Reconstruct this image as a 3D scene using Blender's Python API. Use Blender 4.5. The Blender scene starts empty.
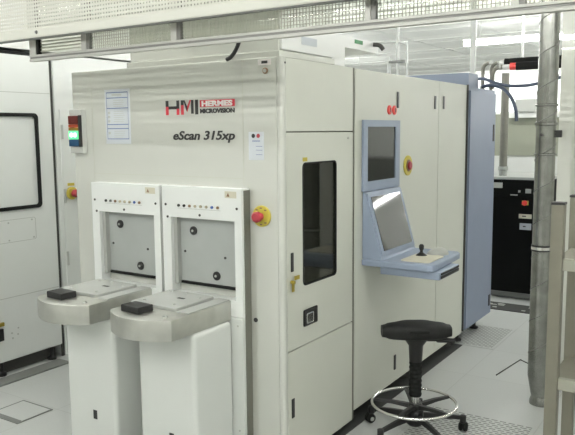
import bpy, bmesh, math, random
from mathutils import Vector, Matrix
random.seed(7)
C = bpy.context.scene.collection
PI = math.pi

# ------------------------------------------------------------------ materials
def mat(name, col, rough=0.5, metal=0.0, coat=0.0, coat_rough=0.05, spec=0.5, emit=None, estr=0.0, noise=0.0, nscale=8.0, ior=1.5, coat_ior=1.6):
    m = bpy.data.materials.new(name); m.use_nodes = True
    nt = m.node_tree; b = nt.nodes['Principled BSDF']
    b.inputs['Base Color'].default_value = (*col, 1)
    b.inputs['Roughness'].default_value = rough
    b.inputs['Metallic'].default_value = metal
    b.inputs['IOR'].default_value = ior
    b.inputs['Specular IOR Level'].default_value = spec
    b.inputs['Coat Weight'].default_value = coat
    b.inputs['Coat Roughness'].default_value = coat_rough
    b.inputs['Coat IOR'].default_value = coat_ior
    if emit:
        b.inputs['Emission Color'].default_value = (*emit, 1)
        b.inputs['Emission Strength'].default_value = estr
    if noise:
        tc = nt.nodes.new('ShaderNodeTexCoord')
        n = nt.nodes.new('ShaderNodeTexNoise'); n.inputs['Scale'].default_value = nscale; n.inputs['Detail'].default_value = 4
        r = nt.nodes.new('ShaderNodeValToRGB')
        r.color_ramp.elements[0].position = 0.3; r.color_ramp.elements[1].position = 0.7
        r.color_ramp.elements[0].color = (*[c*(1-noise) for c in col], 1)
        r.color_ramp.elements[1].color = (*[min(1, c*(1+noise)) for c in col], 1)
        nt.links.new(tc.outputs['Object'], n.inputs['Vector'])
        nt.links.new(n.outputs['Fac'], r.inputs['Fac'])
        nt.links.new(r.outputs['Color'], b.inputs['Base Color'])
    return m

M = {}
M['cream'] = mat('cream_paint', (0.56, 0.57, 0.52), 0.5, coat=1.0, coat_rough=0.0, coat_ior=2.5, noise=0.015, nscale=3)
M['creamside'] = mat('cream_matt_paint', (0.585, 0.595, 0.53), 0.5, noise=0.015, nscale=3)
M['white'] = mat('white_enamel', (0.76, 0.78, 0.76), 0.35, noise=0.01)
M['cabwhite'] = mat('cabinet_white', (0.71, 0.73, 0.705), 0.32, coat=0.3, coat_rough=0.12, noise=0.01)
M['cover'] = mat('white_moulding', (0.66, 0.68, 0.65), 0.4, noise=0.02, nscale=2)
M['grey'] = mat('grey_panel', (0.37, 0.39, 0.375), 0.42, noise=0.03)
M['steel'] = mat('brushed_steel', (0.56, 0.56, 0.52), 0.34, metal=0.85, noise=0.08, nscale=14)
M['plate'] = mat('satin_plate', (0.47, 0.48, 0.455), 0.42, metal=0.35, noise=0.03)
M['alu'] = mat('aluminium_extrusion', (0.42, 0.42, 0.39), 0.4, metal=0.3)
M['aluback'] = mat('dark_aluminium', (0.20, 0.20, 0.19), 0.45, metal=0.4)
M['black'] = mat('black_plastic', (0.012, 0.012, 0.012), 0.42)
M['rubber'] = mat('black_rubber', (0.013, 0.014, 0.013), 0.75, spec=0.2)
M['seat'] = mat('black_polyurethane', (0.012, 0.0125, 0.012), 0.6, spec=0.3, noise=0.25, nscale=30)
M['seamlight'] = mat('faint_seam', (0.43, 0.435, 0.37), 0.7)
M['gap'] = mat('shadow_gap', (0.06, 0.06, 0.055), 0.8)
M['seam'] = mat('panel_seam', (0.16, 0.16, 0.13), 0.8)
M['blue'] = mat('blue_grey_paint', (0.20, 0.235, 0.315), 0.5, noise=0.02)
M['bluelight'] = mat('light_blue_plastic', (0.26, 0.31, 0.40), 0.5, noise=0.02)
M['screen'] = mat('dark_screen', (0.035, 0.037, 0.033), 0.05, ior=1.8)
M['screendark'] = mat('darker_screen', (0.022, 0.024, 0.021), 0.05, ior=1.5)
M['beige'] = mat('beige_pad', (0.60, 0.575, 0.46), 0.6)
M['mouse'] = mat('pale_grey_plastic', (0.38, 0.39, 0.36), 0.4)
M['chrome'] = mat('chrome', (0.75, 0.75, 0.73), 0.16, metal=1.0)
M['duct'] = mat('galvanised_duct', (0.27, 0.275, 0.255), 0.27, metal=0.8, noise=0.22, nscale=16)
M['ductseam'] = mat('duct_seam', (0.17, 0.17, 0.16), 0.5, metal=0.5)
M['pipe'] = mat('beige_pipe', (0.20, 0.195, 0.165), 0.5, noise=0.08, nscale=20)
M['hanger'] = mat('pale_hanger', (0.5, 0.51, 0.49), 0.5)
M['whitepipe'] = mat('white_pipe', (0.75, 0.76, 0.74), 0.4)
M['hose'] = mat('dark_blue_hose', (0.07, 0.09, 0.14), 0.4)
M['rack'] = mat('taupe_steel', (0.20, 0.19, 0.15), 0.5, metal=0.2, noise=0.05, nscale=20)
M['rail'] = mat('beige_rail', (0.32, 0.32, 0.265), 0.5)
M['red'] = mat('red_plastic', (0.36, 0.035, 0.05), 0.35)
M['redbright'] = mat('red_indicator', (0.8, 0.07, 0.06), 0.4)
M['yellow'] = mat('yellow_plate', (0.52, 0.43, 0.06), 0.5)
M['paper'] = mat('paper', (0.54, 0.57, 0.60), 0.7)
M['papergrey'] = mat('paper_block', (0.46, 0.49, 0.53), 0.7)
M['printblue'] = mat('print_blue', (0.12, 0.17, 0.34), 0.7)
M['ink'] = mat('ink', (0.02, 0.02, 0.02), 0.5)
M['inkred'] = mat('red_ink', (0.55, 0.03, 0.05), 0.5)
M['inkwhite'] = mat('white_ink', (0.8, 0.76, 0.74), 0.5)
M['lampred'] = mat('dark_red_lens', (0.10, 0.010, 0.006), 0.3)
M['lampor'] = mat('orange_lens', (0.28, 0.045, 0.015), 0.3)
M['lampam'] = mat('amber_lens', (0.22, 0.13, 0.01), 0.3)
M['lampgr'] = mat('lit_green_lens', (0.1, 0.8, 0.3), 0.3, emit=(0.16, 0.85, 0.36), estr=0.75)
M['lampcore'] = mat('lit_green_core', (0.7, 0.9, 0.75), 0.3, emit=(0.75, 1.0, 0.8), estr=1.0)
M['lampbl'] = mat('blue_lens', (0.008, 0.055, 0.13), 0.3)
M['brown'] = mat('brown_button', (0.22, 0.13, 0.07), 0.4)
M['bluebtn'] = mat('blue_button', (0.06, 0.12, 0.35), 0.4)
M['tan'] = mat('tan_button', (0.42, 0.38, 0.27), 0.4)
M['tube'] = mat('lit_tube', (1, 1, 1), 0.5, emit=(1.0, 1.0, 0.965), estr=34.0)
M['ceil'] = mat('ceiling_panel', (0.92, 0.93, 0.91), 0.6)
M['ceilgrid'] = mat('ceiling_grid', (0.82, 0.83, 0.81), 0.5)
M['ceildark'] = mat('ceiling_filter', (0.84, 0.85, 0.83), 0.6)
M['wall'] = mat('white_wall', (0.76, 0.77, 0.74), 0.5)
M['wallglossy'] = mat('glossy_wall_panel', (0.68, 0.69, 0.63), 0.5, coat=1.0, coat_rough=0.0, coat_ior=2.4)
M['olive'] = mat('olive_panel', (0.30, 0.315, 0.25), 0.6)
M['litwin'] = mat('lit_window', (0.9, 0.9, 0.9), 0.5, emit=(0.95, 1.0, 0.97), estr=0.75)
M['boxgrey'] = mat('grey_box', (0.45, 0.46, 0.43), 0.6)
M['lip'] = mat('perforated_white', (0.60, 0.60, 0.54), 0.5)
M['mesh'] = mat('mesh_wire', (0.50, 0.50, 0.46), 0.5)
M['slat'] = mat('louvre_slat', (0.66, 0.66, 0.61), 0.5)
M['strip'] = mat('grey_floor_strip', (0.17, 0.175, 0.165), 0.6)
M['darkstrip'] = mat('dark_floor_strip', (0.035, 0.037, 0.035), 0.7)
M['inside'] = mat('machine_interior', (0.55, 0.55, 0.48), 0.6)
M['darkbox'] = mat('chiller_black', (0.003, 0.0035, 0.003), 0.7, spec=0.15)
M['brass'] = mat('brass_key', (0.45, 0.35, 0.06), 0.35, metal=0.7)

def glass_mat(name, tint, rough=0.03):
    m = bpy.data.materials.new(name); m.use_nodes = True
    nt = m.node_tree; nt.nodes.clear()
    out = nt.nodes.new('ShaderNodeOutputMaterial')
    tr = nt.nodes.new('ShaderNodeBsdfTransparent'); tr.inputs[0].default_value = (*tint, 1)
    gl = nt.nodes.new('ShaderNodeBsdfGlossy'); gl.inputs['Roughness'].default_value = rough
    lw = nt.nodes.new('ShaderNodeLayerWeight'); lw.inputs['Blend'].default_value = 0.5
    pw = nt.nodes.new('ShaderNodeMath'); pw.operation = 'POWER'; pw.inputs[1].default_value = 4.0
    fr = nt.nodes.new('ShaderNodeMath'); fr.operation = 'MULTIPLY_ADD'; fr.inputs[1].default_value = 0.7; fr.inputs[2].default_value = 0.06
    nt.links.new(lw.outputs['Facing'], pw.inputs[0]); nt.links.new(pw.outputs[0], fr.inputs[0])
    mx = nt.nodes.new('ShaderNodeMixShader')
    nt.links.new(fr.outputs[0], mx.inputs[0]); nt.links.new(tr.outputs[0], mx.inputs[1]); nt.links.new(gl.outputs[0], mx.inputs[2])
    nt.links.new(mx.outputs[0], out.inputs[0])
    return m
M['tint'] = glass_mat('tinted_window', (0.62, 0.63, 0.58))
M['acrylic'] = glass_mat('clear_acrylic', (0.90, 0.91, 0.88), 0.06)

def floor_mat():
    m = mat('floor_tiles', (0.62, 0.645, 0.625), 0.42)
    nt = m.node_tree; b = nt.nodes['Principled BSDF']
    geo = nt.nodes.new('ShaderNodeNewGeometry')
    mp = nt.nodes.new('ShaderNodeMapping'); mp.vector_type = 'POINT'
    mp.inputs['Location'].default_value = (-0.245, -0.57, 0)
    br = nt.nodes.new('ShaderNodeTexBrick'); br.offset = 0.0; br.squash = 1.0
    br.inputs['Scale'].default_value = 1.0
    br.inputs['Brick Width'].default_value = 0.6; br.inputs['Row Height'].default_value = 0.6
    br.inputs['Mortar Size'].default_value = 0.003; br.inputs['Mortar Smooth'].default_value = 0.3
    br.inputs['Color1'].default_value = (0.49, 0.505, 0.49, 1); br.inputs['Color2'].default_value = (0.505, 0.52, 0.505, 1)
    br.inputs['Mortar'].default_value = (0.42, 0.43, 0.415, 1)
    nz = nt.nodes.new('ShaderNodeTexNoise'); nz.inputs['Scale'].default_value = 90; nz.inputs['Detail'].default_value = 3
    mx = nt.nodes.new('ShaderNodeMix'); mx.data_type = 'RGBA'; mx.blend_type = 'MULTIPLY'; mx.inputs[0].default_value = 0.10
    nt.links.new(geo.outputs['Position'], mp.inputs['Vector']); nt.links.new(mp.outputs[0], br.inputs['Vector'])
    nt.links.new(geo.outputs['Position'], nz.inputs['Vector'])
    nt.links.new(br.outputs['Color'], mx.inputs[6]); nt.links.new(nz.outputs['Fac'], mx.inputs[7])
    nt.links.new(mx.outputs[2], b.inputs['Base Color'])
    return m
M['floor'] = floor_mat()

# ------------------------------------------------------------------ mesh helpers
def nb(): return bmesh.new()
def box(bm, x0, x1, y0, y1, z0, z1, bev=0.0, seg=2):
    r = bmesh.ops.create_cube(bm, size=1.0)
    vs = r['verts']
    for v in vs:
        v.co = Vector((x0+(v.co.x+.5)*(x1-x0), y0+(v.co.y+.5)*(y1-y0), z0+(v.co.z+.5)*(z1-z0)))
    if bev > 0:
        es = {e for v in vs for e in v.link_edges}
        bmesh.ops.bevel(bm, geom=list(es), offset=bev, segments=seg, profile=0.5, affect='EDGES')
    return bm
def prism(bm, pts, h0, h1, axis='z', bev=0.0):
    """pts in the two remaining axes (z:(x,y)  y:(x,z)  x:(y,z))"""
    def mk(a, b, h):
        return {'z': (a, b, h), 'y': (a, h, b), 'x': (h, a, b)}[axis]
    lo = [bm.verts.new(mk(a, b, h0)) for a, b in pts]
    hi = [bm.verts.new(mk(a, b, h1)) for a, b in pts]
    fs = [bm.faces.new(lo), bm.faces.new(hi)]
    n = len(pts)
    for i in range(n):
        fs.append(bm.faces.new((lo[i], lo[(i+1) % n], hi[(i+1) % n], hi[i])))
    bmesh.ops.recalc_face_normals(bm, faces=fs)
    if bev > 0:
        es = {e for f in fs[:2] for e in f.edges}
        bmesh.ops.bevel(bm, geom=list(es), offset=bev, segments=2, profile=0.5, affect='EDGES')
    return bm
def ring(bm, outer, inner, h0, h1, axis='x'):
    """plate with a hole; outer / inner lists of the same length"""
    def mk(a, b, h):
        return {'z': (a, b, h), 'y': (a, h, b), 'x': (h, a, b)}[axis]
    n = len(outer)
    A = [[bm.verts.new(mk(a, b, h)) for a, b in L] for L in (outer, inner) for h in (h0, h1)]
    o0, o1, i0, i1 = A; fs = []
    for k in range(n):
        l = (k+1) % n
        fs += [bm.faces.new((o0[k], o0[l], i0[l], i0[k])), bm.faces.new((o1[k], i1[k], i1[l], o1[l])),
               bm.faces.new((o0[k], o1[k], o1[l], o0[l])), bm.faces.new((i0[k], i0[l], i1[l], i1[k]))]
    bmesh.ops.recalc_face_normals(bm, faces=fs)
    return bm
def rrect(a0, a1, b0, b1, r, n=4):
    o = []
    for cx, cy, s in ((a1-r, b1-r, 0), (a0+r, b1-r, PI/2), (a0+r, b0+r, PI), (a1-r, b0+r, 1.5*PI)):
        for k in range(n+1):
            t = s+k*PI/2/n; o.append((cx+r*math.cos(t), cy+r*math.sin(t)))
    return o
def frame_of(d):
    d = d.normalized()
    a = Vector((0, 0, 1)) if abs(d.z) < 0.9 else Vector((1, 0, 0))
    u = d.cross(a).normalized(); v = d.cross(u).normalized()
    return u, v
def tube(bm, pts, rad, n=12, caps=True):
    pts = [Vector(p) for p in pts]
    R_ = rad if isinstance(rad, (list, tuple)) else [rad]*len(pts)
    rings = []; u = None
    for i, p in enumerate(pts):
        d = (pts[min(i+1, len(pts)-1)]-pts[max(i-1, 0)])
        if u is None: u, v = frame_of(d)
        else:
            dn = d.normalized(); u = (u-dn*u.dot(dn)).normalized(); v = dn.cross(u)
        dn = d.normalized(); v = dn.cross(u)
        rings.append([bm.verts.new(p+(u*math.cos(2*PI*k/n)+v*math.sin(2*PI*k/n))*R_[i]) for k in range(n)])
    fs = []
    for a, b in zip(rings, rings[1:]):
        for k in range(n):
            fs.append(bm.faces.new((a[k], a[(k+1) % n], b[(k+1) % n], b[k])))
    if caps:
        fs.append(bm.faces.new(rings[0])); fs.append(bm.faces.new(rings[-1]))
    bmesh.ops.recalc_face_normals(bm, faces=fs)
    return bm
def lathe(bm, prof, c=(0, 0, 0), axis=(0, 0, 1), n=24):
    ax = Vector(axis); c = Vector(c)
    return tube(bm, [c+ax*h+ax*1e-6*i for i, (r, h) in enumerate(prof)], [max(r, 1e-4) for r, h in prof], n) if False else _lathe(bm, prof, c, ax, n)
def _lathe(bm, prof, c, ax, n):
    ax = ax.normalized(); u, v = frame_of(ax); rings = []; fs = []
    for r, h in prof:
        r = max(r, 1e-4)
        rings.append([bm.verts.new(c+ax*h+(u*math.cos(2*PI*k/n)+v*math.sin(2*PI*k/n))*r) for k in range(n)])
    for a, b in zip(rings, rings[1:]):
        for k in range(n): fs.append(bm.faces.new((a[k], a[(k+1) % n], b[(k+1) % n], b[k])))
    fs.append(bm.faces.new(rings[0])); fs.append(bm.faces.new(rings[-1]))
    bmesh.ops.recalc_face_normals(bm, faces=fs)
    return bm
def bez(pts, n=8):
    """Catmull-Rom through points"""
    P = [Vector(p) for p in pts]; P = [P[0]*2-P[1]]+P+[P[-1]*2-P[-2]]; o = []
    for i in range(1, len(P)-2):
        for k in range(n):
            t = k/n; a, b, c, d = P[i-1:i+3]
            o.append(0.5*((2*b)+(c-a)*t+(2*a-5*b+4*c-d)*t*t+(3*b-a-3*c+d)*t*t*t))
    o.append(P[-2]); return o
def torus(bm, c, R_, r, n=48, m=8, axis='z'):
    c = Vector(c); rings = []; fs = []
    for i in range(n):
        t = 2*PI*i/n
        if axis == 'z': e = Vector((math.cos(t), math.sin(t), 0)); a = Vector((0, 0, 1))
        elif axis == 'y': e = Vector((math.cos(t), 0, math.sin(t))); a = Vector((0, 1, 0))
        else: e = Vector((0, math.cos(t), math.sin(t))); a = Vector((1, 0, 0))
        rings.append([bm.verts.new(c+e*(R_+r*math.cos(2*PI*k/m))+a*r*math.sin(2*PI*k/m)) for k in range(m)])
    for i in range(n):
        a, b = rings[i], rings[(i+1) % n]
        for k in range(m): fs.append(bm.faces.new((a[k], a[(k+1) % m], b[(k+1) % m], b[k])))
    bmesh.ops.recalc_face_normals(bm, faces=fs)
    return bm
def obj(name, bm, m, parent=None, smooth=False, label=None):
    me = bpy.data.meshes.new(name); bm.to_mesh(me); bm.free()
    if isinstance(m, str): m = M[m]
    me.materials.append(m)
    if smooth:
        for p in me.polygons: p.use_smooth = True
        try: me.set_sharp_from_angle(angle=math.radians(40))
        except Exception: pass
    o = bpy.data.objects.new(name, me); C.objects.link(o)
    if parent is not None:
        o.parent = parent
        if parent.type == 'EMPTY' : o.matrix_parent_inverse = Matrix.Translation(-parent.location)
        else: o.matrix_parent_inverse = (Matrix.Translation(-parent.parent.location) if parent.parent else Matrix.Identity(4)) if False else Matrix.Identity(4)
    if label: o['label'] = label
    return o
def tag(o, label, cat, group=None, kind=None):
    if label: o['label'] = label
    if cat: o['category'] = cat
    if group: o['group'] = group
    if kind: o['kind'] = kind
    return o
def thing(name, label, cat, loc=(0, 0, 0), group=None):
    """an Empty at the thing's base; its parts are given in room coordinates"""
    o = bpy.data.objects.new(name, None); C.objects.link(o); o.location = loc
    o.empty_display_size = 0.1
    return tag(o, label, cat, group)
def struct(name, bm, m, parent=None):
    o = obj(name, bm, m, parent)
    if parent is None: o['kind'] = 'structure'
    return o
def text_bm(s, size, bold=0.0, shear=0.0, width=None):
    """letters as a thin mesh in the x,z plane facing -y, baseline at z=0"""
    cu = bpy.data.curves.new('t', 'FONT'); cu.body = s; cu.size = size; cu.shear = shear
    cu.offset = bold; cu.extrude = 0.0008; cu.resolution_u = 3
    o = bpy.data.objects.new('t', cu); C.objects.link(o)
    bpy.context.view_layer.update()
    me = o.to_mesh(); bm = nb(); bm.from_mesh(me); o.to_mesh_clear()
    bpy.data.objects.remove(o); bpy.data.curves.remove(cu)
    xs = [v.co.x for v in bm.verts]; k = width/(max(xs)-min(xs)) if width else 1; x0 = min(xs)
    for v in bm.verts: v.co = Vector(((v.co.x-x0)*k, -v.co.z, v.co.y))
    return bm
def pieces(name, specs, m, parent):
    for f in specs: obj(name, f, m, parent)
def shift(bm, d):
    for v in bm.verts: v.co += Vector(d)
    return bm
def turn(bm, mtx):
    for v in bm.verts: v.co = mtx @ v.co
    return bm

# ------------------------------------------------------------------ the room
struct('floor', box(nb(), -8, 4, -4.6, 12, -0.1, 0), 'floor')
H = 2.8
struct('ceiling', box(nb(), -8, 4, -4.6, 12, H, H+0.1), 'ceil')
struct('wall_back', box(nb(), -8, 4, 12, 12.1, 0, H), 'wall')
struct('wall_left', box(nb(), -8.1, -8, -4.6, 12, 0, H), 'wall')
struct('wall_right', box(nb(), 4, 4.1, -4.6, 12, 0, H), 'wall')
bm = box(nb(), -8, 4, -4.7, -4.6, 0, H)
o = struct('wall_front', bm, 'wall')
# louvred return-air grille on the wall opposite the machine
bm = nb()
z = 1.72
while z < 2.72:
    prism(bm, [(-4.59, z+0.004), (-4.56, z-0.020), (-4.557, z-0.016), (-4.59, z+0.042)], -7.9, 3.9, 'x'); z += 0.105
obj('louvre_slats', bm, 'slat', o)
obj('grille_backing', box(nb(), -7.9, 3.9, -4.6, -4.592, 1.68, 2.74), 'gap', o)
obj('grille_sill', box(nb(), -7.9, 3.9, -4.6, -4.56, 1.42, 1.66), 'seam', o)
# ceiling bars and filter faces
bm = nb()
y = -4.2
while y < 12:
    box(bm, -8, 4, y-0.04, y+0.04, H-0.010, H-0.001); y += 1.2
x = -7.0
while x < 4:
    box(bm, x-0.025, x+0.025, -4.6, 12, H-0.009, H-0.002); x += 1.2
struct('trim_1', bm, 'ceilgrid')
bm = nb(); y = -4.16
while y < 11.5:
    box(bm, -8, 4, y+0.3, y+0.82, H-0.006, H-0.0015); y += 1.2
struct('trim_2', bm, 'ceildark')
# soffit above the cabinets on the left
struct('trim_3', box(nb(), -4, -2.32, -0.32, 3.4, 2.13, H-0.035), 'wall')

# fluorescent rows under the ceiling; those out of view are added for light
def light_row(x0, x1, y, label, dr=0.135):
    t = thing('ceiling_light', label, 'ceiling light', ((x0+x1)/2, y, H-dr), 'fluorescent rows on the ceiling')
    obj('housing', box(nb(), x0, x1, y-0.03, y+0.03, H-dr+0.03, H-dr+0.05, 0.005), 'whitepipe', t)
    for xx in (x0+0.2, x1-0.2): obj('hanger_wire', tube(nb(), [(xx, y, H-dr+0.049), (xx, y, H-0.010)], 0.004, 6), 'whitepipe', t)
    n = max(1, round((x1-x0)/1.25)); L = (x1-x0)/n
    for k in range(n):
        obj('tube_lamp', tube(nb(), [(x0+k*L+0.01, y, H-dr), (x0+(k+1)*L-0.01, y, H-dr)], 0.026, 10), 'tube', t)
    return t
light_row(-1.10, 3.6, 5.45, 'bright fluorescent tube row at far end of ceiling behind the metal duct', 0.24)
light_row(-2.2, 3.6, 4.15, 'fluorescent tube row on ceiling above the black chiller')
light_row(-2.2, -0.5, 2.35, 'unseen short tube row added over left half of machine, clear of aisle')  # unseen row added for light, cut short to keep the aisle dim
light_row(-2.2, 3.6, -0.05, 'unseen fluorescent tube row added straight above the machine front')  # unseen row, added to light front and side from above
for yy in (-2.45, -3.9):
    light_row(-2.2, 3.6, yy, 'unseen fluorescent tube row added overhead to light the room')  # unseen rows, added to give the room its light
light_row(-7.2, -2.75, 5.1, 'fluorescent tube row glowing just behind the filter unit on the machine', 0.24)
light_row(-7.2, -3.3, 6.5, 'unseen tube row added behind the machine top to brighten the ceiling', 0.3)  # out of sight, added to brighten the far ceiling
light_row(-7.2, -3.5, 7.9, 'unseen tube row added at far left to brighten the far ceiling', 0.3)  # hidden row, added for more light on the far ceiling
light_row(-7.2, -3.0, -2.6, 'unseen fluorescent tube row added on the far left for room light')  # unseen row, added for light in the left of the room
light_row(-0.1, 3.6, 11.2, 'unseen last tube row added by the back wall, behind the partition', 0.5)  # hidden row, added for light at the far end
light_row(0.3, 3.6, 9.3, 'unseen tube row added behind the white partition to light the far end', 0.8)  # hidden row, added for far light and a streak on the lower screen
light_row(0.0, 3.6, 7.4, 'unseen low tube row added behind the white partition for screen streaks', 0.62)  # hidden added row, hung low to put a streak on the lower screen

# partition on the right and the half-height wall behind the chiller
bm = box(nb(), 0.715, 3.95, 2.0, 2.06, 0, H-0.035)
struct('wall_partition', bm, 'wallglossy')
bm = box(nb(), -0.95, 0.71, 4.95, 5.0, 0, 1.30)
struct('wall_chiller_side', bm, 'wall')
struct('trim_4', box(nb(), -0.95, 0.71, 4.94, 5.0, 1.305, 1.74), 'olive')
w = struct('window_1', ring(nb(), [(-0.95, 1.745), (0.71, 1.745), (0.71, 2.2), (-0.95, 2.2)], [(-0.91, 1.765), (0.67, 1.765), (0.67, 2.17), (-0.91, 2.17)], 4.95, 5.0, 'y'), 'wall')
obj('lit_pane', box(nb(), -0.91, 0.67, 4.97, 4.98, 1.765, 2.17), 'litwin', w)
o = obj('storage_box', box(nb(), -0.33, -0.13, 4.86, 4.935, 1.76, 1.89, 0.004), 'boxgrey')
tag(o, 'small pale grey box in front of the bright window, above olive panel', 'box')
o = obj('wall_bracket', box(nb(), -0.40, 0.2, 4.88, 4.94, 1.7, 1.75, 0.004), 'wall')
tag(o, 'white ledge along the bottom of the bright window behind the chiller', 'ledge')

# ------------------------------------------------------------------ left white cabinets
XC = -2.3
t = thing('equipment_cabinet', 'large white equipment cabinet with black-gasketed door at left edge', 'cabinet', (-2.7, -0.5, 0))
obj('body', box(nb(), -3.2, XC-0.012, -0.34, 0.625, 0.09, 2.09, 0.006), 'cabwhite', t)
# one tall door with panel, gasketed window, plate
d = obj('door', ring(nb(), [(-0.33, 0.10), (0.618, 0.10), (0.618, 2.075), (-0.33, 2.075)],
                     [(-0.22, 1.10), (0.49, 1.10), (0.49, 1.70), (-0.22, 1.70)], XC-0.012, XC, 'x'), 'cabwhite', t)
obj('window_pane', box(nb(), XC-0.012, XC-0.004, -0.22, 0.49, 1.10, 1.70), 'cabwhite', d)
g = ring(nb(), rrect(-0.235, 0.505, 1.085, 1.715, 0.03), rrect(-0.212, 0.482, 1.108, 1.692, 0.018), XC-0.002, XC+0.010, 'x')
obj('gasket', g, 'rubber', d, label='black rubber gasket')
for zz in (1.846, 0.512): obj('panel_seam', box(nb(), XC, XC+0.001, -0.32, 0.615, zz, zz+0.004), 'boxgrey', d)
bm = ring(nb(), rrect(-0.1, 0.45, 0.875, 1.025, 0.015), rrect(-0.097, 0.447, 0.878, 1.022, 0.013), XC, XC+0.001, 'x')
obj('plate_outline', bm, 'boxgrey', d)
for yy, zz in ((0.24, 1.005), (0.42, 1.01), (0.43, 0.89), (0.24, 0.89), (0.50, 1.27), (0.22, 0.275), (0.265, 0.258), (0.225, 0.24), (0.27, 0.30)):
    obj('screw', lathe(nb(), [(0.006, 0), (0.006, 0.003)], (XC, yy, zz), (1, 0, 0), 8), 'boxgrey', d)
obj('handle', box(nb(), XC, XC+0.02, 0.10, 0.15, 0.245, 0.325, 0.004), 'black', d, label='black handle low on the door')
obj('latch', box(nb(), XC, XC+0.018, 0.10, 0.16, 0.34, 0.365, 0.004), 'brass', d)
obj('plinth', box(nb(), -3.15, XC-0.06, -0.30, 0.60, 0.0, 0.09), 'gap', t)
for yy in (-0.25, 0.15, 0.55): obj('levelling_foot', lathe(nb(), [(0.03, 0), (0.03, 0.02), (0.012, 0.03), (0.012, 0.09)], (XC-0.03, yy, 0), (0, 0, 1), 12), 'black', t)
# upper black joint
obj('top_joint', box(nb(), -3.2, XC-0.02, -0.33, 0.52, 2.09, 2.112), 'rubber', t)

t = thing('equipment_cabinet', 'plain white cabinet with hinges, left of the signal lamp box', 'cabinet', (-2.7, 1.6, 0))
obj('body', box(nb(), -3.2, XC-0.006, 0.655, 3.2, 0.0, 2.115, 0.006), 'cabwhite', t)
d = obj('door', box(nb(), XC-0.006, XC, 0.69, 1.6, 0.05, 1.745), 'cabwhite', t)
for zz in (1.59, 1.145, 0.70):
    obj('hinge', box(nb(), XC, XC+0.012, 0.693, 0.706, zz-0.05, zz+0.05, 0.002), 'boxgrey', d)
e = obj('emergency_stop', lathe(nb(), [(0.045, 0), (0.045, 0.012), (0.040, 0.016)], (XC, 0.76, 1.16), (1, 0, 0), 20), 'yellow', t, label='yellow emergency stop with red button')
obj('button', lathe(nb(), [(0.014, 0.012), (0.014, 0.03), (0.028, 0.034), (0.028, 0.058), (0.02, 0.066)], (XC, 0.76, 1.16), (1, 0, 0), 20), 'red', e, label='red mushroom button')
obj('yellow_label', box(nb(), XC, XC+0.001, 0.73, 0.79, 1.212, 1.232), 'yellow', t)
obj('corner_post', box(nb(), XC-0.03, XC-0.02, 0.63, 0.652, 0.0, 2.1), 'gap', t)

o = obj('cable_channel', box(nb(), -2.268, -2.15, -0.9, 0.56, 0.0, 0.012, 0.002), 'strip')
tag(o, 'dark grey flat strip on the floor along the left white cabinet', 'floor strip')
t = thing('floor_box', 'small square hatch with dark outline in white floor at bottom left', 'hatch', (-1.70, -0.17, 0))
obj('lid', box(nb(), -1.826, -1.579, -0.276, -0.059, 0.0, 0.004), 'floor', t)
obj('rim', ring(nb(), [(-1.835, -0.285), (-1.57, -0.285), (-1.57, -0.05), (-1.835, -0.05)], [(-1.826, -0.276), (-1.579, -0.276), (-1.579, -0.059), (-1.826, -0.059)], 0.0, 0.005, 'z'), 'strip', t)
obj('slot', box(nb(), -1.824, -1.582, -0.275, -0.25, 0.004, 0.006), 'strip', t)

# ------------------------------------------------------------------ front module of the machine
W0, D0 = -1.34, 0.655
t = thing('inspection_machine', 'cream front module of the wafer inspection machine with red and black logo', 'machine', (-0.67, 0.33, 0))
# hollow body: front sheet with a rounded corner post, left, back, top and bottom sheets
bm = nb()
box(bm, W0, -0.028, 0.0, 0.02, 0.04, 1.90, 0.003)
obj('front_panel', bm, 'cream', t)
obj('corner_post', prism(nb(), [(-0.026, 0.001), (-0.012, 0.001), (-0.004, 0.005), (0.0, 0.012), (0.0, 0.028), (-0.026, 0.028)], 0.04, 1.90, 'z'), 'cream', t)
bm = nb()
box(bm, W0, W0+0.02, 0.02, D0, 0.04, 1.90); box(bm, W0+0.02, 0.0, D0-0.005, D0+0.012, 0.04, 1.897)
box(bm, W0+0.02, -0.03, 0.02, D0, 1.88, 1.90); box(bm, W0+0.02, -0.03, 0.02, D0, 0.04, 0.06)
box(bm, -0.03, -0.012, 0.028, 0.155, 0.04, 1.897); box(bm, -0.03, -0.012, 0.49, D0, 0.04, 1.897)
box(bm, -0.03, -0.012, 0.155, 0.49, 0.04, 0.85); box(bm, -0.03, -0.012, 0.155, 0.49, 1.45, 1.897)
obj('side_frame', bm, 'seam', t)
obj('interior_liner', box(nb(), -0.9, -0.88, 0.03, D0-0.01, 0.06, 1.87), 'inside', t)
bm = nb()
box(bm, -0.8, -0.05, 0.06, 0.6, 0.80, 0.86); lathe(bm, [(0.09, 0), (0.09, 0.12), (0.05, 0.14), (0.05, 0.2)], (-0.32, 0.3, 0.86), (0, 0, 1), 20)
box(bm, -0.36, -0.10, 0.25, 0.33, 1.02, 1.05, 0.01)
obj('wafer_robot', bm, 'plate', t)
obj('upper_side_panel', box(nb(), -0.012, 0.0, 0.030, 0.652, 1.580, 1.897, 0.002), 'creamside', t)
n = 4
d = obj('side_door', ring(nb(), rrect(0.030, 0.652, 0.586, 1.575, 0.003), rrect(0.163, 0.478, 0.868, 1.437, 0.022), -0.012, 0.0, 'x'), 'creamside', t)
obj('window_pane', box(nb(), -0.009, -0.006, 0.155, 0.486, 0.86, 1.445), 'tint', d)
obj('window_gasket', ring(nb(), rrect(0.161, 0.480, 0.866, 1.439, 0.024), rrect(0.168, 0.473, 0.873, 1.432, 0.018), -0.008, 0.002, 'x'), 'rubber', d)
obj('door_slot_handle', box(nb(), -0.002, 0.004, 0.058, 0.080, 0.95, 1.038, 0.003), 'black', d, label='black recessed slot handle')
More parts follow.
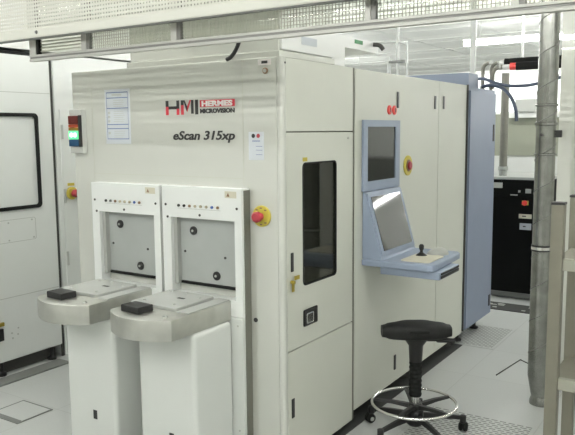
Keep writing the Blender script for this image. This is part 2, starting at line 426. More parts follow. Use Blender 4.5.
bm = nb(); lathe(bm, [(0.008, 0), (0.008, 0.02)], (0, 0.06, 0.905), (1, 0, 0), 10); box(bm, 0.01, 0.014, 0.050, 0.068, 0.862, 0.90); box(bm, 0.008, 0.012, 0.075, 0.115, 0.912, 0.93)
obj('key', bm, 'brass', d)
l = obj('paddle_latch', box(nb(), 0.0, 0.008, 0.16, 0.285, 0.672, 0.752, 0.006), 'black', d)
obj('latch_paddle', box(nb(), 0.008, 0.014, 0.172, 0.235, 0.684, 0.736, 0.006), 'chrome', l)
obj('small_label', box(nb(), 0.0, 0.001, 0.165, 0.205, 1.444, 1.462), 'yellow', d)
obj('door_knob', lathe(nb(), [(0.006, 0), (0.006, 0.004)], (0, 0.60, 1.545), (1, 0, 0), 8), 'boxgrey', d)
d = obj('lower_side_panel', box(nb(), -0.012, 0.0, 0.030, 0.652, 0.04, 0.580, 0.002), 'creamside', t)
obj('slot_handle', box(nb(), -0.002, 0.004, 0.056, 0.080, 0.262, 0.355, 0.003), 'black', d)
obj('joint_strip', box(nb(), -0.012, -0.002, D0+0.004, D0+0.012, 0.04, 1.895), 'gap', t)
# seams, small prints on the front
for b_ in ((-0.212, -0.2095, 0.04, 1.90), (-1.189, -0.213, 1.369, 1.3715), (-1.192, -1.1895, 1.20, 1.90)): obj('panel_seam', box(nb(), b_[0], b_[1], -0.0006, 0.0, b_[2], b_[3]), 'seamlight', t)
obj('top_trim', box(nb(), W0+0.40, -0.02, 0.012, 0.5, 1.90, 1.928, 0.003), 'cream', t)
obj('screw', lathe(nb(), [(0.011, 0), (0.011, 0.003)], (-0.155, 0, 0.722), (0, -1, 0), 12), 'black', t)
obj('rivet', lathe(nb(), [(0.005, 0), (0.005, 0.002)], (0, 0.025, 1.875), (1, 0, 0), 8), 'black', t)

Y0 = -0.001
# logo: HMI with red lower strokes, then a red bar with white letters, and black letters below
bm = nb(); z0, z1 = 1.663, 1.731
def stroke(bm, pts): prism(bm, pts, Y0-0.001, Y0, 'y')
def rect(bm, a, b, c, d_): stroke(bm, [(a, c), (b, c), (b, d_), (a, d_)])
zm = (z0+z1)/2
rect(bm, -0.654+0.0, -0.601, zm-0.007, zm+0.007)            # H bar
rect(bm, -0.672, -0.654, zm+0.006, z1)
rect(bm, -0.603, -0.586, zm-0.005, z1)
stroke(bm, [(-0.575, z0+0.045), (-0.558, z0+0.045), (-0.558, z1), (-0.575, z1)])
stroke(bm, [(-0.560, z1), (-0.552, z1), (-0.532, z0+0.03), (-0.540, z0+0.016)])
rect(bm, -0.512, -0.497, z0+0.004, z1)
rect(bm, -0.487, -0.469, z0, z1)
lg = obj('logo_letters_black', bm, 'ink', t)
bm = nb()
rect(bm, -0.672, -0.654, z0, zm+0.006)
rect(bm, -0.603, -0.586, z0, zm-0.005)
rect(bm, -0.575, -0.558, z0, z0+0.045)
stroke(bm, [(-0.512, z1), (-0.520, z1), (-0.541, z0+0.030), (-0.536, z0+0.012)])
obj('logo_letters_red', bm, 'inkred', t)
bm = nb(); rect(bm, -0.458, -0.254, 1.696, 1.728)
obj('logo_red_bar', bm, 'inkred', t)
obj('logo_name_text', shift(text_bm('HERMES', 0.032, 0.0016, 0, 0.180), (-0.446, Y0-0.0022, 1.7005)), 'inkwhite', t, label='white letters HERMES on red bar')
obj('logo_lower_text', shift(text_bm('MICROVISION', 0.027, 0.0014, 0, 0.202), (-0.457, Y0-0.001, 1.6685)), 'ink', t, label='black letters MICROVISION')
obj('model_text', shift(text_bm('eScan 315xp', 0.057, 0.0015, 0.22, 0.372), (-0.628, Y0-0.001, 1.546)), 'ink', t, label='black italic letters eScan 315xp')
# information sheet
s = obj('information_sheet', box(nb(), -1.092, -0.914, -0.0015, 0.0, 1.525, 1.800), 'paper', t, label='white information sheet with blue lines')
bm = nb()
for zz in (1.782, 1.755, 1.703, 1.621, 1.600, 1.548): box(bm, -1.080, -0.926, -0.0022, -0.0015, zz, zz+0.004)
box(bm, -1.080, -1.078, -0.0022, -0.0015, 1.548, 1.786); box(bm, -0.928, -0.926, -0.0022, -0.0015, 1.548, 1.786)
obj('ruled_line', bm, 'printblue', s)
bm = nb()
for zz in (1.745, 1.735, 1.725, 1.715, 1.69, 1.68, 1.67, 1.66, 1.65, 1.64, 1.59, 1.58, 1.57, 1.56): box(bm, -1.03, -0.95-0.02*random.random(), -0.0022, -0.0015, zz-0.0025, zz)
box(bm, -1.04, -0.97, -0.0022, -0.0015, 1.768, 1.776)
for zz in (1.682, 1.662, 1.640, 1.58): box(bm, -1.072, -1.055, -0.0024, -0.0015, zz-0.006, zz+0.006)
obj('print_line', bm, 'boxgrey', s)
s = obj('notice_label', box(nb(), -0.180, -0.098, -0.0015, 0.0, 1.455, 1.580), 'paper', t, label='small notice with a black and a red dot')
for xx, mm in ((-0.154, 'ink'), (-0.127, 'red')):
    obj('dot', lathe(nb(), [(0.0095, 0), (0.0095, 0.001)], (xx, -0.0015, 1.562), (0, -1, 0), 14), mm, s)
bm = nb()
for zz in (1.540, 1.536): box(bm, -0.160, -0.118, -0.0022, -0.0015, zz, zz+0.002)
for zz in (1.515, 1.498, 1.478): box(bm, -0.140, -0.106, -0.0022, -0.0015, zz, zz+0.002)
obj('print_line', bm, 'printblue', s)
s = obj('name_plate', box(nb(), -0.125, -0.055, -0.0015, 0.0, 1.868, 1.892), 'inkwhite', t)
obj('print_line', box(nb(), -0.105, -0.073, -0.0022, -0.0015, 1.874, 1.886), 'ink', s)
s = obj('key_lock', lathe(nb(), [(0.014, 0), (0.014, 0.004), (0.010, 0.006)], (-0.085, 0, 1.843), (0, -1, 0), 16), 'brown', t)
obj('lock_core', lathe(nb(), [(0.008, 0.006), (0.008, 0.008)], (-0.085, 0, 1.843), (0, -1, 0), 16), 'mouse', s)
e = obj('emergency_stop', lathe(nb(), [(0.048, 0), (0.048, 0.008), (0.045, 0.010)], (-0.112, 0, 1.205), (0, -1, 0), 28), 'yellow', t, label='round yellow emergency stop plate')
bm = nb()
for a in (50, 90, 130, 230, 270, 310):
    c, s_ = math.cos(math.radians(a)), math.sin(math.radians(a)); box(bm, -0.112+0.037*c-0.006, -0.112+0.037*c+0.006, -0.0112, -0.010, 1.205+0.037*s_-0.003, 1.205+0.037*s_+0.003)
obj('print_mark', bm, 'brown', e)
obj('button', lathe(nb(), [(0.015, 0.01), (0.015, 0.03), (0.024, 0.033), (0.024, 0.05), (0.017, 0.058)], (-0.112, 0, 1.205), (0, -1, 0), 24), 'red', e, label='red mushroom button')
# signal lamp box
s = obj('signal_lamp_box', box(nb(), -1.334, -1.238, -0.032, 0.0, 1.475, 1.705, 0.004), 'boxgrey', t, label='stacked signal lamps with green one lit')
sx0, sx1 = -1.332, -1.257
for nm, a, b, mm in (('red_lamp', 1.628, 1.672, 'lampred'), ('orange_lamp', 1.610, 1.627, 'lampor'), ('amber_lamp', 1.594, 1.609, 'lampam'), ('green_lamp', 1.549, 1.593, 'lampgr'), ('blue_lamp', 1.511, 1.548, 'lampbl')):
    o = obj(nm, box(nb(), sx0, sx1, -0.044, -0.032, a, b, 0.003), mm, s)
    if nm == 'green_lamp':
        bm = nb()
        for xx in (-1.309, -1.280): lathe(bm, [(0.013, 0), (0.011, 0.005)], (xx, -0.044, 1.571), (0, -1, 0), 14)
        obj('lit_bulb', bm, 'lampcore', o)
obj('black_cheek', box(nb(), -1.256, -1.239, -0.043, -0.030, 1.509, 1.674, 0.002), 'black', s)
# feet under the module
for xx, yy in ((-1.25, 0.08), (-0.06, 0.08), (-0.06, 0.58), (-1.25, 0.58)): obj('levelling_foot', lathe(nb(), [(0.03, 0), (0.03, 0.012), (0.012, 0.018), (0.012, 0.045)], (xx, yy, 0), (0, 0, 1), 12), 'gap', t)

# black cable looping from overhead frame to the top of the module
o = obj('black_cable', tube(nb(), bez([(-0.21, -0.015, 1.99), (-0.222, -0.015, 1.958), (-0.24, -0.016, 1.930), (-0.262, -0.016, 1.910), (-0.285, -0.014, 1.902)], 6), 0.0095, 10), 'black', None, True)
tag(o, 'short thick black cable curving over the top edge of the cream machine', 'cable')

# fan filter unit on top
t = thing('fan_filter_unit', 'pale box-shaped air filter unit on top of the cream machine', 'air filter unit', (-0.5, 0.25, 1.93))
obj('housing', box(nb(), -0.93, -0.035, 0.03, 0.50, 1.9285, 2.20, 0.004), 'cream', t)
obj('side_cover', box(nb(), -0.036, -0.024, 0.04, 0.49, 1.935, 2.19, 0.002), 'whitepipe', t)
obj('rating_label', box(nb(), -0.0242, -0.0230, 0.20, 0.335, 1.970, 2.005), 'paper', t)
t = thing('exhaust_box', 'flat white box with green tag on top of machine behind filter unit', 'box', (-0.3, 0.85, 1.90))
obj('housing', prism(nb(), [(0.55, 1.902), (0.75, 1.902), (0.75, 2.015), (1.15, 2.015), (1.15, 2.075), (0.55, 2.075)], -0.55, -0.10, 'x'), 'whitepipe', t)
obj('green_tag', box(nb(), -0.1, -0.097, 0.86, 0.95, 2.045, 2.065), mat('green_tag', (0.10, 0.32, 0.14), 0.6), t)
obj('cable_gland', tube(nb(), bez([(-0.1, 1.08, 2.06), (-0.07, 1.10, 2.055), (-0.05, 1.11, 2.03)], 5), 0.012, 10), 'gap', t)

# ------------------------------------------------------------------ load ports
def load_port(x0, label):
    """x0 = left edge of the port plate"""
    t = thing('load_port', label, 'load port', (x0+0.24, -0.2, 0), None)
    X0, X1 = x0, x0+0.478
    r0, r1, zb, zt = x0+0.052, x0+0.437, 0.815, 1.180
    obj('frame', ring(nb(), [(X0, 0.74), (X1, 0.74), (X1, 1.327), (X0, 1.327)], [(r0, zb), (r1, zb), (r1, zt), (r0, zt)], -0.060, -0.001, 'y'), 'white', t)
    dp = obj('door_panel', box(nb(), r0+0.002, r1-0.002, -0.014, -0.004, 0.866, 1.178), 'grey', t, label='grey recessed wafer door')
    obj('seal', box(nb(), r0+0.002, r1-0.002, -0.020, -0.004, 0.852, 0.863), 'rubber', dp)
    obj('inner_jamb', box(nb(), r0+0.001, r0+0.022, -0.040, -0.014, 0.852, 1.178), 'plate', dp)
    for kx, kz in ((x0+0.157, 1.114), (x0+0.293, 0.908)):
        k = obj('vacuum_port', lathe(nb(), [(0.021, 0), (0.021, 0.006), (0.017, 0.010), (0.008, 0.010)], (kx, -0.014, kz), (0, -1, 0), 24), 'black', dp)
        obj('port_core', lathe(nb(), [(0.006, 0.010), (0.005, 0.014)], (kx, -0.014, kz), (0, -1, 0), 12), 'boxgrey', k)
    for kx, kz in ((x0+0.10, 1.01), (x0+0.345, 0.998)): obj('pin_hole', lathe(nb(), [(0.006, 0), (0.006, 0.003)], (kx, -0.014, kz), (0, -1, 0), 10), 'gap', dp)
    cols = ['black', 'black', 'brown', 'tan', 'tan', 'tan', 'bluebtn', 'brown']
    for i in range(8):
        obj('indicator_button', lathe(nb(), [(0.0068, 0), (0.0068, 0.006), (0.0045, 0.008)], (x0+0.108+i*0.0337, -0.060, 1.2375), (0, -1, 0), 12), cols[i], t)
    for kx, kz in ((x0+0.024, 1.239), (x0+0.452, 1.238), (x0+0.035, 1.180), (x0+0.235, 1.197)): obj('plate_screw', lathe(nb(), [(0.006, 0), (0.006, 0.003)], (kx, -0.060, kz), (0, -1, 0), 10), 'gap', t)
    bm = nb(); box(bm, x0+0.10, x0+0.36, -0.0612, -0.060, 1.2235, 1.225)
    obj('legend_strip', bm, 'boxgrey', t)
    wl = obj('warning_label', box(nb(), x0+0.385, x0+0.450, -0.0612, -0.060, 1.285, 1.315), 'beige', t)
    obj('warning_triangle', prism(nb(), [(x0+0.395, 1.291), (x0+0.413, 1.291), (x0+0.404, 1.308)], -0.0620, -0.0612, 'y'), 'brown', wl)
    # shelf with bulged steel skirt
    sx0, sx1 = x0+0.045, x0+0.408
    pts = [(sx1, -0.0605), (sx1, -0.46)]
    for k in range(1, 16):
        u = k/16; pts.append((sx1+(sx0-sx1)*u, -0.46-0.072*math.sin(PI*u)**0.9))
    pts += [(sx0, -0.452), (sx0, -0.0605)]
    sh = obj('shelf', prism(nb(), pts, 0.722, 0.812, 'z', 0.002), 'steel', t, True)
    obj('shelf_side_ledge', box(nb(), x0+0.338, x0+0.404, -0.35, -0.062, 0.812, 0.818, 0.002), 'plate', sh)
    p = obj('carrier_plate', prism(nb(), rrect(x0+0.055, x0+0.330, -0.345, -0.080, 0.012), 0.812, 0.828, 'z', 0.003), 'plate', sh)
    for kx, ky in ((x0+0.10, -0.30), (x0+0.28, -0.30), (x0+0.19, -0.12), (x0+0.10, -0.12), (x0+0.30, -0.15)):
        obj('locating_pin', lathe(nb(), [(0.007, 0), (0.006, 0.005), (0.003, 0.007)], (kx, ky, 0.828), (0, 0, 1), 12), 'plate', p)
    obj('sensor_slot', box(nb(), x0+0.205, x0+0.245, -0.20, -0.185, 0.828, 0.8295), 'gap', p)
    obj('fixing_button', lathe(nb(), [(0.013, 0), (0.012, 0.006), (0.004, 0.008)], (x0+0.352, -0.435, 0.812), (0, 0, 1), 14), 'chrome', sh)
    b = nb(); box(b, -0.058, 0.058, -0.042, 0.042, 0, 0.030, 0.004)
    turn(b, Matrix.Rotation(math.radians(-4), 4, 'Z')); shift(b, (x0+0.172, -0.418, 0.8125))
    obj('black_block', b, 'black', sh, label='flat black block on shelf front')
    # covers below
    obj('lower_cover', box(nb(), x0+0.082, x0+0.42, -0.335, -0.066, 0.02, 0.7215, 0.022, 4), 'cover', t)
    lp = obj('lower_plate', box(nb(), X0, X1, -0.064, -0.001, 0.02, 0.737, 0.004), 'cover', t)
    for zz in (0.70, 0.20): obj('plate_screw', lathe(nb(), [(0.005, 0), (0.005, 0.002)], (X1-0.028, -0.064, zz), (0, -1, 0), 10), 'boxgrey', lp)
    obj('cover_slot', box(nb(), x0+0.262, x0+0.288, -0.337, -0.334, 0.205, 0.25, 0.001), 'black', t)
    obj('side_edge', box(nb(), X1, X1+0.004, -0.045, -0.001, 0.02, 1.32), 'seam', t)
    bm = nb(); box(bm, x0+0.12, x0+0.40, -0.30, -0.08, 0.0, 0.02); obj('plinth', bm, 'gap', t)
    return t
load_port(-1.154, 'left white load port with grey door and curved steel shelf')
load_port(-0.660, 'right white load port, nearest the round yellow emergency stop')

# ------------------------------------------------------------------ main cabinet
YA, YB = 0.672, 2.385
t = thing('process_cabinet', 'long cream side cabinet carrying the blue console and black slot handles', 'cabinet', (-0.67, 1.5, 0))
obj('body', box(nb(), W0, -0.012, YA, YB, 0.082, 1.885, 0.004), 'creamside', t)
obj('door', box(nb(), -0.012, 0.0, YA+0.004, 1.843, 0.086, 1.895, 0.002), 'creamside', t)
d1 = bpy.context.scene.collection.objects[-1]
d2 = obj('door', box(nb(), -0.012, 0.0, 1.848, YB-0.002, 0.086, 1.895, 0.002), 'creamside', t)
for dd, yy, a, b in ((d1, 1.197, 1.708, 1.80), (d1, 1.775, 1.715, 1.798), (d2, 1.926, 1.718, 1.802), (d1, 1.192, 0.16, 0.25)):
    obj('slot_handle', box(nb(), 0.0, 0.006, yy-0.012, yy+0.012, a, b, 0.002), 'black', dd)
for yy in (1.085, 1.150):
    o = obj('red_indicator', lathe(nb(), [(0.026, 0), (0.026, 0.006), (0.018, 0.009)], (0, yy, 1.695), (1, 0, 0), 18), 'redbright', d1)
    obj('indicator_core', box(nb(), 0.009, 0.011, yy-0.005, yy+0.005, 1.683, 1.707), 'lampred', o)
e = obj('emergency_stop', lathe(nb(), [(0.06, 0), (0.06, 0.006), (0.056, 0.008)], (0, 1.35, 1.373), (1, 0, 0), 28), 'yellow', d1, label='yellow emergency stop plate')
obj('black_ring', lathe(nb(), [(0.036, 0.008), (0.036, 0.010)], (0, 1.35, 1.373), (1, 0, 0), 24), 'brown', e)
obj('button', lathe(nb(), [(0.018, 0.01), (0.018, 0.012), (0.026, 0.014), (0.026, 0.020), (0.018, 0.024)], (0, 1.35, 1.373), (1, 0, 0), 24), 'red', e, label='red mushroom button')
for xx, yy in ((-1.25, YA+0.1), (-0.08, YA+0.1), (-0.08, 1.5), (-0.08, YB-0.1), (-1.25, YB-0.1)): obj('levelling_foot', lathe(nb(), [(0.035, 0), (0.035, 0.015), (0.014, 0.022), (0.014, 0.084)], (xx, yy, 0), (0, 0, 1), 12), 'gap', t)
o = obj('anti_slip_strip', box(nb(), -0.10, 0.018, 0.02, 2.362, 0.0, 0.004, 0.001), 'darkstrip')
tag(o, 'long black strip on the floor along the foot of the cream cabinet', 'floor strip')

# blue cabinet at the end, with a lower rear part
t = thing('blue_cabinet', 'blue-grey steel cabinet at the far end of the cream machine', 'cabinet', (-0.5, 2.7, 0))
bm = nb()
prism(bm, [(2.392, 0.10), (3.03, 0.10), (3.03, 1.885), (2.615, 1.885), (2.60, 1.984), (2.392, 1.984)], -1.30, 0.008, 'x', 0.003)
obj('body', bm, 'blue', t)
obj('side_door', box(nb(), 0.008, 0.02, 2.415, 3.02, 0.105, 1.86, 0.002), 'blue', t)
obj('edge_gap', box(nb(), -0.004, 0.012, 2.386, 2.392, 0.10, 1.90), 'gap', t)
for a, b in ((1.49, 1.62), (0.17, 0.26)):
    obj('slot_handle', box(nb(), 0.02, 0.026, 2.955, 2.985, a, b, 0.002), 'black', t)
for yy in (2.45, 2.85): obj('levelling_foot', lathe(nb(), [(0.035, 0), (0.035, 0.015), (0.016, 0.022), (0.016, 0.10)], (-0.06, yy, 0), (0, 0, 1), 12), 'black', t)

# ------------------------------------------------------------------ operator console on the cream cabinet
t = thing('operator_console', 'blue-grey operator console with two dark screens and keyboard shelf', 'console', (0.15, 1.0, 0.86))
XS = 0.003
f = ring(nb(), [(0.745, 1.262), (1.202, 1.262), (1.202, 1.637), (0.745, 1.637)], [(0.792, 1.312), (1.148, 1.312), (1.148, 1.602), (0.792, 1.602)], XS, 0.016, 'x')
f = obj('upper_frame', f, 'bluelight', t)
obj('upper_screen', box(nb(), XS, 0.009, 0.785, 1.155, 1.305, 1.610), 'screendark', f, label='dark upper screen')
# sloped lower housing: profile in x,z extruded along y
bm = prism(nb(), [(XS, 0.9025), (0.122, 0.9025), (0.115, 0.915), (0.020, 1.256), (XS, 1.260)], 0.756, 1.205, 'y', 0.003)
lh = obj('sloped_housing', bm, 'bluelight', t)
a = Vector((0.115, 0, 0.915)); b = Vector((0.020, 0, 1.256)); dirv = (b-a); nrm = Vector((dirv.z, 0, -dirv.x)).normalized()
def slope_box(y0, y1, u0, u1, h0, h1):
    bm = box(nb(), 0, 1, 0, 1, 0, 1)
    for v in bm.verts:
        uu = u0+(u1-u0)*v.co.x; yy = y0+(y1-y0)*v.co.y; hh = h0+(h1-h0)*v.co.z
        v.co = a+dirv*uu+nrm*hh+Vector((0, yy, 0))
    bmesh.ops.recalc_face_normals(bm, faces=bm.faces); return bm
obj('lower_bezel', slope_box(0.768, 1.195, 0.03, 0.98, 0.0, 0.006), 'bluelight', lh)
obj('lower_screen', slope_box(0.795, 1.165, 0.09, 0.92, 0.006, 0.009), 'screen', lh, label='tilted lower screen reflecting the ceiling lights')
bm = prism(nb(), [(XS, 0.752), (0.370, 0.752), (0.395, 0.765), (0.405, 0.80), (0.385, 1.20), (0.365, 1.238), (XS, 1.240)], 0.866, 0.902, 'z', 0.007)
sh = obj('keyboard_shelf', bm, 'bluelight', t)
obj('wrist_pad', prism(nb(), rrect(0.20, 0.36, 0.80, 1.03, 0.02), 0.902, 0.908, 'z', 0.002), 'beige', sh, label='beige wrist pad')
dr = obj('drawer', box(nb(), 0.10, 0.43, 0.775, 1.06, 0.826, 0.8655, 0.004), 'bluelight', t)
for za_, zb_ in ((0.832, 0.846), (0.851, 0.861)): obj('drawer_slot', box(nb(), 0.428, 0.434, 0.79, 1.05, za_, zb_), 'black', dr)
t2 = thing('joystick', 'small black joystick standing on the blue console shelf', 'joystick', (0.24, 0.98, 0.9025))
obj('base', lathe(nb(), [(0.032, 0), (0.032, 0.005), (0.014, 0.018), (0.010, 0.022)], (0.245, 0.985, 0.9025), (0, 0, 1), 20), 'black', t2, True)
obj('stick', lathe(nb(), [(0.008, 0.018), (0.008, 0.032), (0.013, 0.040), (0.014, 0.058), (0.008, 0.066)], (0.245, 0.985, 0.9025), (0, 0, 1), 16), 'black', t2, True)
bm = nb(); bmesh.ops.create_uvsphere(bm, u_segments=24, v_segments=12, radius=1)
for v in bm.verts: v.co = Vector((v.co.x*0.050, v.co.y*0.070, max(v.co.z, 0.0)*0.036*(1+0.15*v.co.y)))
turn(bm, Matrix.Rotation(math.radians(-20), 4, 'Z')); shift(bm, (0.30, 1.085, 0.9025))
t2 = obj('computer_mouse', bm, 'mouse', None, True)
tag(t2, 'pale grey rounded mouse on the blue console shelf beside the joystick', 'mouse')

t = thing('equipment_cabinet', 'added dark grey cabinet, unseen behind white partition, for upper screen to mirror', 'cabinet', (2.5, 6.2, 0))  # unseen, added so the upper screen mirrors something dark
obj('body', box(nb(), 1.2, 3.6, 5.95, 6.5, 0.05, 1.22, 0.01), 'aluback', t)
obj('door', box(nb(), 1.25, 2.3, 5.935, 5.95, 0.08, 1.1, 0.003), 'strip', t)
obj('plinth', box(nb(), 1.25, 3.55, 6.0, 6.45, 0.0, 0.05), 'gap', t)
# ------------------------------------------------------------------ stool
sx, sy = 0.312, 0.765
t = thing('lab_stool', 'black swivel stool on casters with a chrome foot ring', 'stool', (sx, sy, 0))
ux, uy = math.cos(math.radians(33)), math.sin(math.radians(33))      # long direction of the seat
bm = nb(); N = 21; m = 20; rings = []
for i in range(N):
    s = -1+2*i/(N-1)
    e = (1-abs(s)**8)**0.5 if abs(s) < 1 else 0.0
    e = max(e, 0.68)
    cen = math.exp(-(s/0.50)**4)                                      # raised, deeper middle
    hw = 0.062*(0.95+0.42*cen)*e; hh = 0.040*(1.0+0.08*cen)*e
    zc = 0.552+0.004*cen
    L = s*0.178
    rr = []
    for k in range(m):
        a_ = 2*PI*k/m; ca, sa = math.cos(a_), math.sin(a_)
        ca = math.copysign(abs(ca)**0.6, ca); sa = math.copysign(abs(sa)**0.6, sa)
        p = hw*ca; q_ = hh*sa
        rr.append(bm.verts.new((sx+L*ux-p*uy, sy+L*uy+p*ux, zc+q_)))
    rings.append(rr)
for a_, b_ in zip(rings, rings[1:]):
    for k in range(m): bm.faces.new((a_[k], a_[(k+1) % m], b_[(k+1) % m], b_[k]))
bm.faces.new(rings[0]); bm.faces.new(rings[-1]); bmesh.ops.recalc_face_normals(bm, faces=bm.faces)
st = obj('seat', bm, 'seat', t, True)
# grab opening in the middle bulge
bm = nb(); box(bm, -0.05, 0.05, -0.006, 0.006, -0.008, 0.008, 0.005)
turn(bm, Matrix.Rotation(math.radians(33), 4, 'Z')); shift(bm, (sx+0.108*uy, sy-0.108*ux, 0.575))
obj('grab_slot', bm, 'rubber', st)
obj('seat_support', lathe(nb(), [(0.070, 0.53), (0.064, 0.512), (0.038, 0.475), (0.034, 0.41), (0.033, 0.39)], (sx, sy, 0), (0, 0, 1), 24), 'black', t, True)
bm = nb(); prof = []
for k in range(17):
    z = 0.392-k*0.0118; prof.append((0.034 if k % 2 else 0.0305, z))
obj('bellows', lathe(bm, prof, (sx, sy, 0), (0, 0, 1), 24), 'rubber', t)
obj('gas_column', lathe(nb(), [(0.021, 0.09), (0.021, 0.21)], (sx, sy, 0), (0, 0, 1), 20), 'chrome', t, True)
lv = nb()
p0 = Vector((sx+0.04*ux, sy+0.04*uy, 0.505)); p1 = Vector((sx+0.20*ux, sy+0.20*uy, 0.497))
tube(lv, [p0, p0.lerp(p1, 0.4), p0.lerp(p1, 0.45), p1], [0.010, 0.008, 0.014, 0.012], 12)
obj('lever', lv, 'black', t, True)
obj('ring_hub', lathe(nb(), [(0.032, 0.130), (0.038, 0.135), (0.038, 0.158), (0.030, 0.165)], (sx, sy, 0), (0, 0, 1), 20), 'black', t, True)
ang0 = 35
RZ = 0.165
obj('foot_ring', torus(nb(), (sx-0.004, sy-0.005, RZ), 0.218, 0.0075, 64, 10), 'chrome', t, True, label='chrome foot ring')
obj('hub', lathe(nb(), [(0.034, 0.045), (0.044, 0.055), (0.044, 0.12), (0.034, 0.13)], (sx, sy, 0), (0, 0, 1), 24), 'black', t, True)
def arm_bm(a_, r0, r1, z0, z1, w0, w1, h0, h1):
    c, s = math.cos(a_), math.sin(a_); bm = nb(); L = []
    for r, z, w, h in ((r0, z0, w0, h0), ((r0+r1)/2, (z0+z1)/2+0.004, (w0+w1)/2, (h0+h1)/2), (r1, z1, w1, h1)):
        L.append([bm.verts.new((sx+r*c-q*s, sy+r*s+q*c, z+p)) for q, p in ((-w, -h), (w, -h), (w*0.7, h), (-w*0.7, h))])
    for x_, y_ in zip(L, L[1:]):
        for k in range(4): bm.faces.new((x_[k], x_[(k+1) % 4], y_[(k+1) % 4], y_[k]))
    bm.faces.new(L[0]); bm.faces.new(L[-1]); bmesh.ops.recalc_face_normals(bm, faces=bm.faces); return bm
for k in range(5):
    a_ = math.radians(ang0+20+72*k)
    obj('ring_spoke', arm_bm(a_, 0.03, 0.214, 0.150, RZ, 0.017, 0.009, 0.010, 0.006), 'black', t)
for k in range(5):
    a_ = math.radians(ang0+72*k)
    obj('base_arm', arm_bm(a_, 0.03, 0.255, 0.095, 0.078, 0.012, 0.010, 0.016, 0.009), 'black', t)
    cx_, cy_ = sx+0.255*math.cos(a_), sy+0.255*math.sin(a_)
    cs = obj('caster', lathe(nb(), [(0.012, 0.048), (0.017, 0.052), (0.017, 0.088), (0.010, 0.092)], (cx_, cy_, 0), (0, 0, 1), 14), 'black', t, True)
    w_ = nb(); td = a_+1.0
    c, s = -math.sin(td), math.cos(td)
    for sgn in (-1, 1):
        lathe(w_, [(0.020, 0), (0.0255, 0.004), (0.0255, 0.013), (0.020, 0.017)], (cx_+0.008*math.cos(td)+sgn*0.004*c, cy_+0.008*math.sin(td)+sgn*0.004*s, 0.0256), (sgn*c, sgn*s, 0), 20)
    obj('caster_wheel', w_, 'rubber', cs, True)
    obj('caster_hood', lathe(nb(), [(0.012, -0.003), (0.012, 0.003)], (cx_+0.008*math.cos(td)+0.0215*c, cy_+0.008*math.sin(td)+0.0215*s, 0.0256), (c, s, 0), 14), 'chrome', cs)

# ------------------------------------------------------------------ perforated floor tiles
def perf_mat():
    m = mat('perforated_tile', (0.47, 0.485, 0.465), 0.5)
    nt = m.node_tree; b = nt.nodes['Principled BSDF']
    geo = nt.nodes.new('ShaderNodeNewGeometry')
    br = nt.nodes.new('ShaderNodeTexBrick'); br.offset = 0.5
    br.inputs['Scale'].default_value = 1.0; br.inputs['Brick Width'].default_value = 0.046; br.inputs['Row Height'].default_value = 0.024
    br.inputs['Mortar Size'].default_value = 0.007; br.inputs['Mortar Smooth'].default_value = 0.2
    br.inputs['Color1'].default_value = (0.16, 0.165, 0.155, 1); br.inputs['Color2'].default_value = (0.19, 0.195, 0.185, 1)
    br.inputs['Mortar'].default_value = (0.47, 0.485, 0.465, 1)
    nt.links.new(geo.outputs['Position'], br.inputs['Vector']); nt.links.new(br.outputs['Color'], b.inputs['Base Color'])
    return m
M['perf'] = perf_mat()
for x0, x1, y0, y1, lb in ((0.245, 0.845, 0.57, 1.17, 'perforated floor tile in the foreground under the stool'),
                           (-0.355, 0.245, 2.37, 2.97, 'perforated floor tile beside the foot of the blue cabinet')):
    t = thing('perforated_floor_tile', lb, 'floor tile', ((x0+x1)/2, (y0+y1)/2, 0), 'perforated floor tiles')
    obj('grille_plate', box(nb(), x0+0.022, x1-0.022, y0+0.022, y1-0.022, 0, 0.0022), 'perf', t)
    obj('rim', ring(nb(), [(x0+.003, y0+.003), (x1-.003, y0+.003), (x1-.003, y1-.003), (x0+.003, y1-.003)], [(x0+.022, y0+.022), (x1-.022, y0+.022), (x1-.022, y1-.022), (x0+.022, y1-.022)], 0, 0.0025, 'z'), 'floor', t)
bm = nb(); box(bm, -0.45, 0.60, 3.52, 3.78, 0, 0.006)
t = thing('cable_trench_cover', 'black floor trench with scattered white scraps before the chiller', 'floor cover', (0.1, 3.65, 0))
obj('cover_plate', bm, 'darkstrip', t)
bm = nb()
for k in range(16):
    x_, y_ = -0.42+1.0*random.random(), 3.55+0.2*random.random(); box(bm, x_, x_+0.03+0.05*random.random(), y_, y_+0.02, 0.006, 0.009)
obj('scrap', bm, 'boxgrey', t)['kind'] = 'stuff'

# ------------------------------------------------------------------ duct
dx, dy = 0.752, 1.512
t = thing('spiral_duct', 'tall galvanised spiral duct standing between the cabinet and partition', 'duct', (dx, dy, 0))
R0 = 0.0535
obj('pipe', tube(nb(), [(dx+0.022, dy+0.01, 0.0), (dx+0.018, dy+0.008, 0.07), (dx, dy, 0.17), (dx, dy, 0.4), (dx, dy, 2.74)], [0.046, 0.054, R0, R0, R0], 32), 'duct', t, True)
bm = nb(); pitch = 0.185
tube(bm, [(dx+(R0+0.0003)*math.cos(2*PI*k/40), dy+(R0+0.0003)*math.sin(2*PI*k/40), 0.2+pitch*k/40) for k in range(int(40*2.5/pitch))], 0.0026, 6)
obj('spiral_seam', bm, 'ductseam', t)
for zz, mm, hh in ((1.705, 'duct', 0.014), (1.600, 'duct', 0.020), (1.435, 'duct', 0.014)):
    obj('clamp_band', lathe(nb(), [(R0+0.001, 0), (R0+0.007, 0.003), (R0+0.007, hh-0.003), (R0+0.001, hh)], (dx, dy, zz), (0, 0, 1), 32), mm, t, True)
bm = nb(); 
for zz in (0.898, 0.925): lathe(bm, [(R0+0.001, 0), (R0+0.004, 0.001), (R0+0.004, 0.007), (R0+0.001, 0.008)], (dx, dy, zz), (0, 0, 1), 32)
cb = obj('clamp_band', bm, 'black', t)
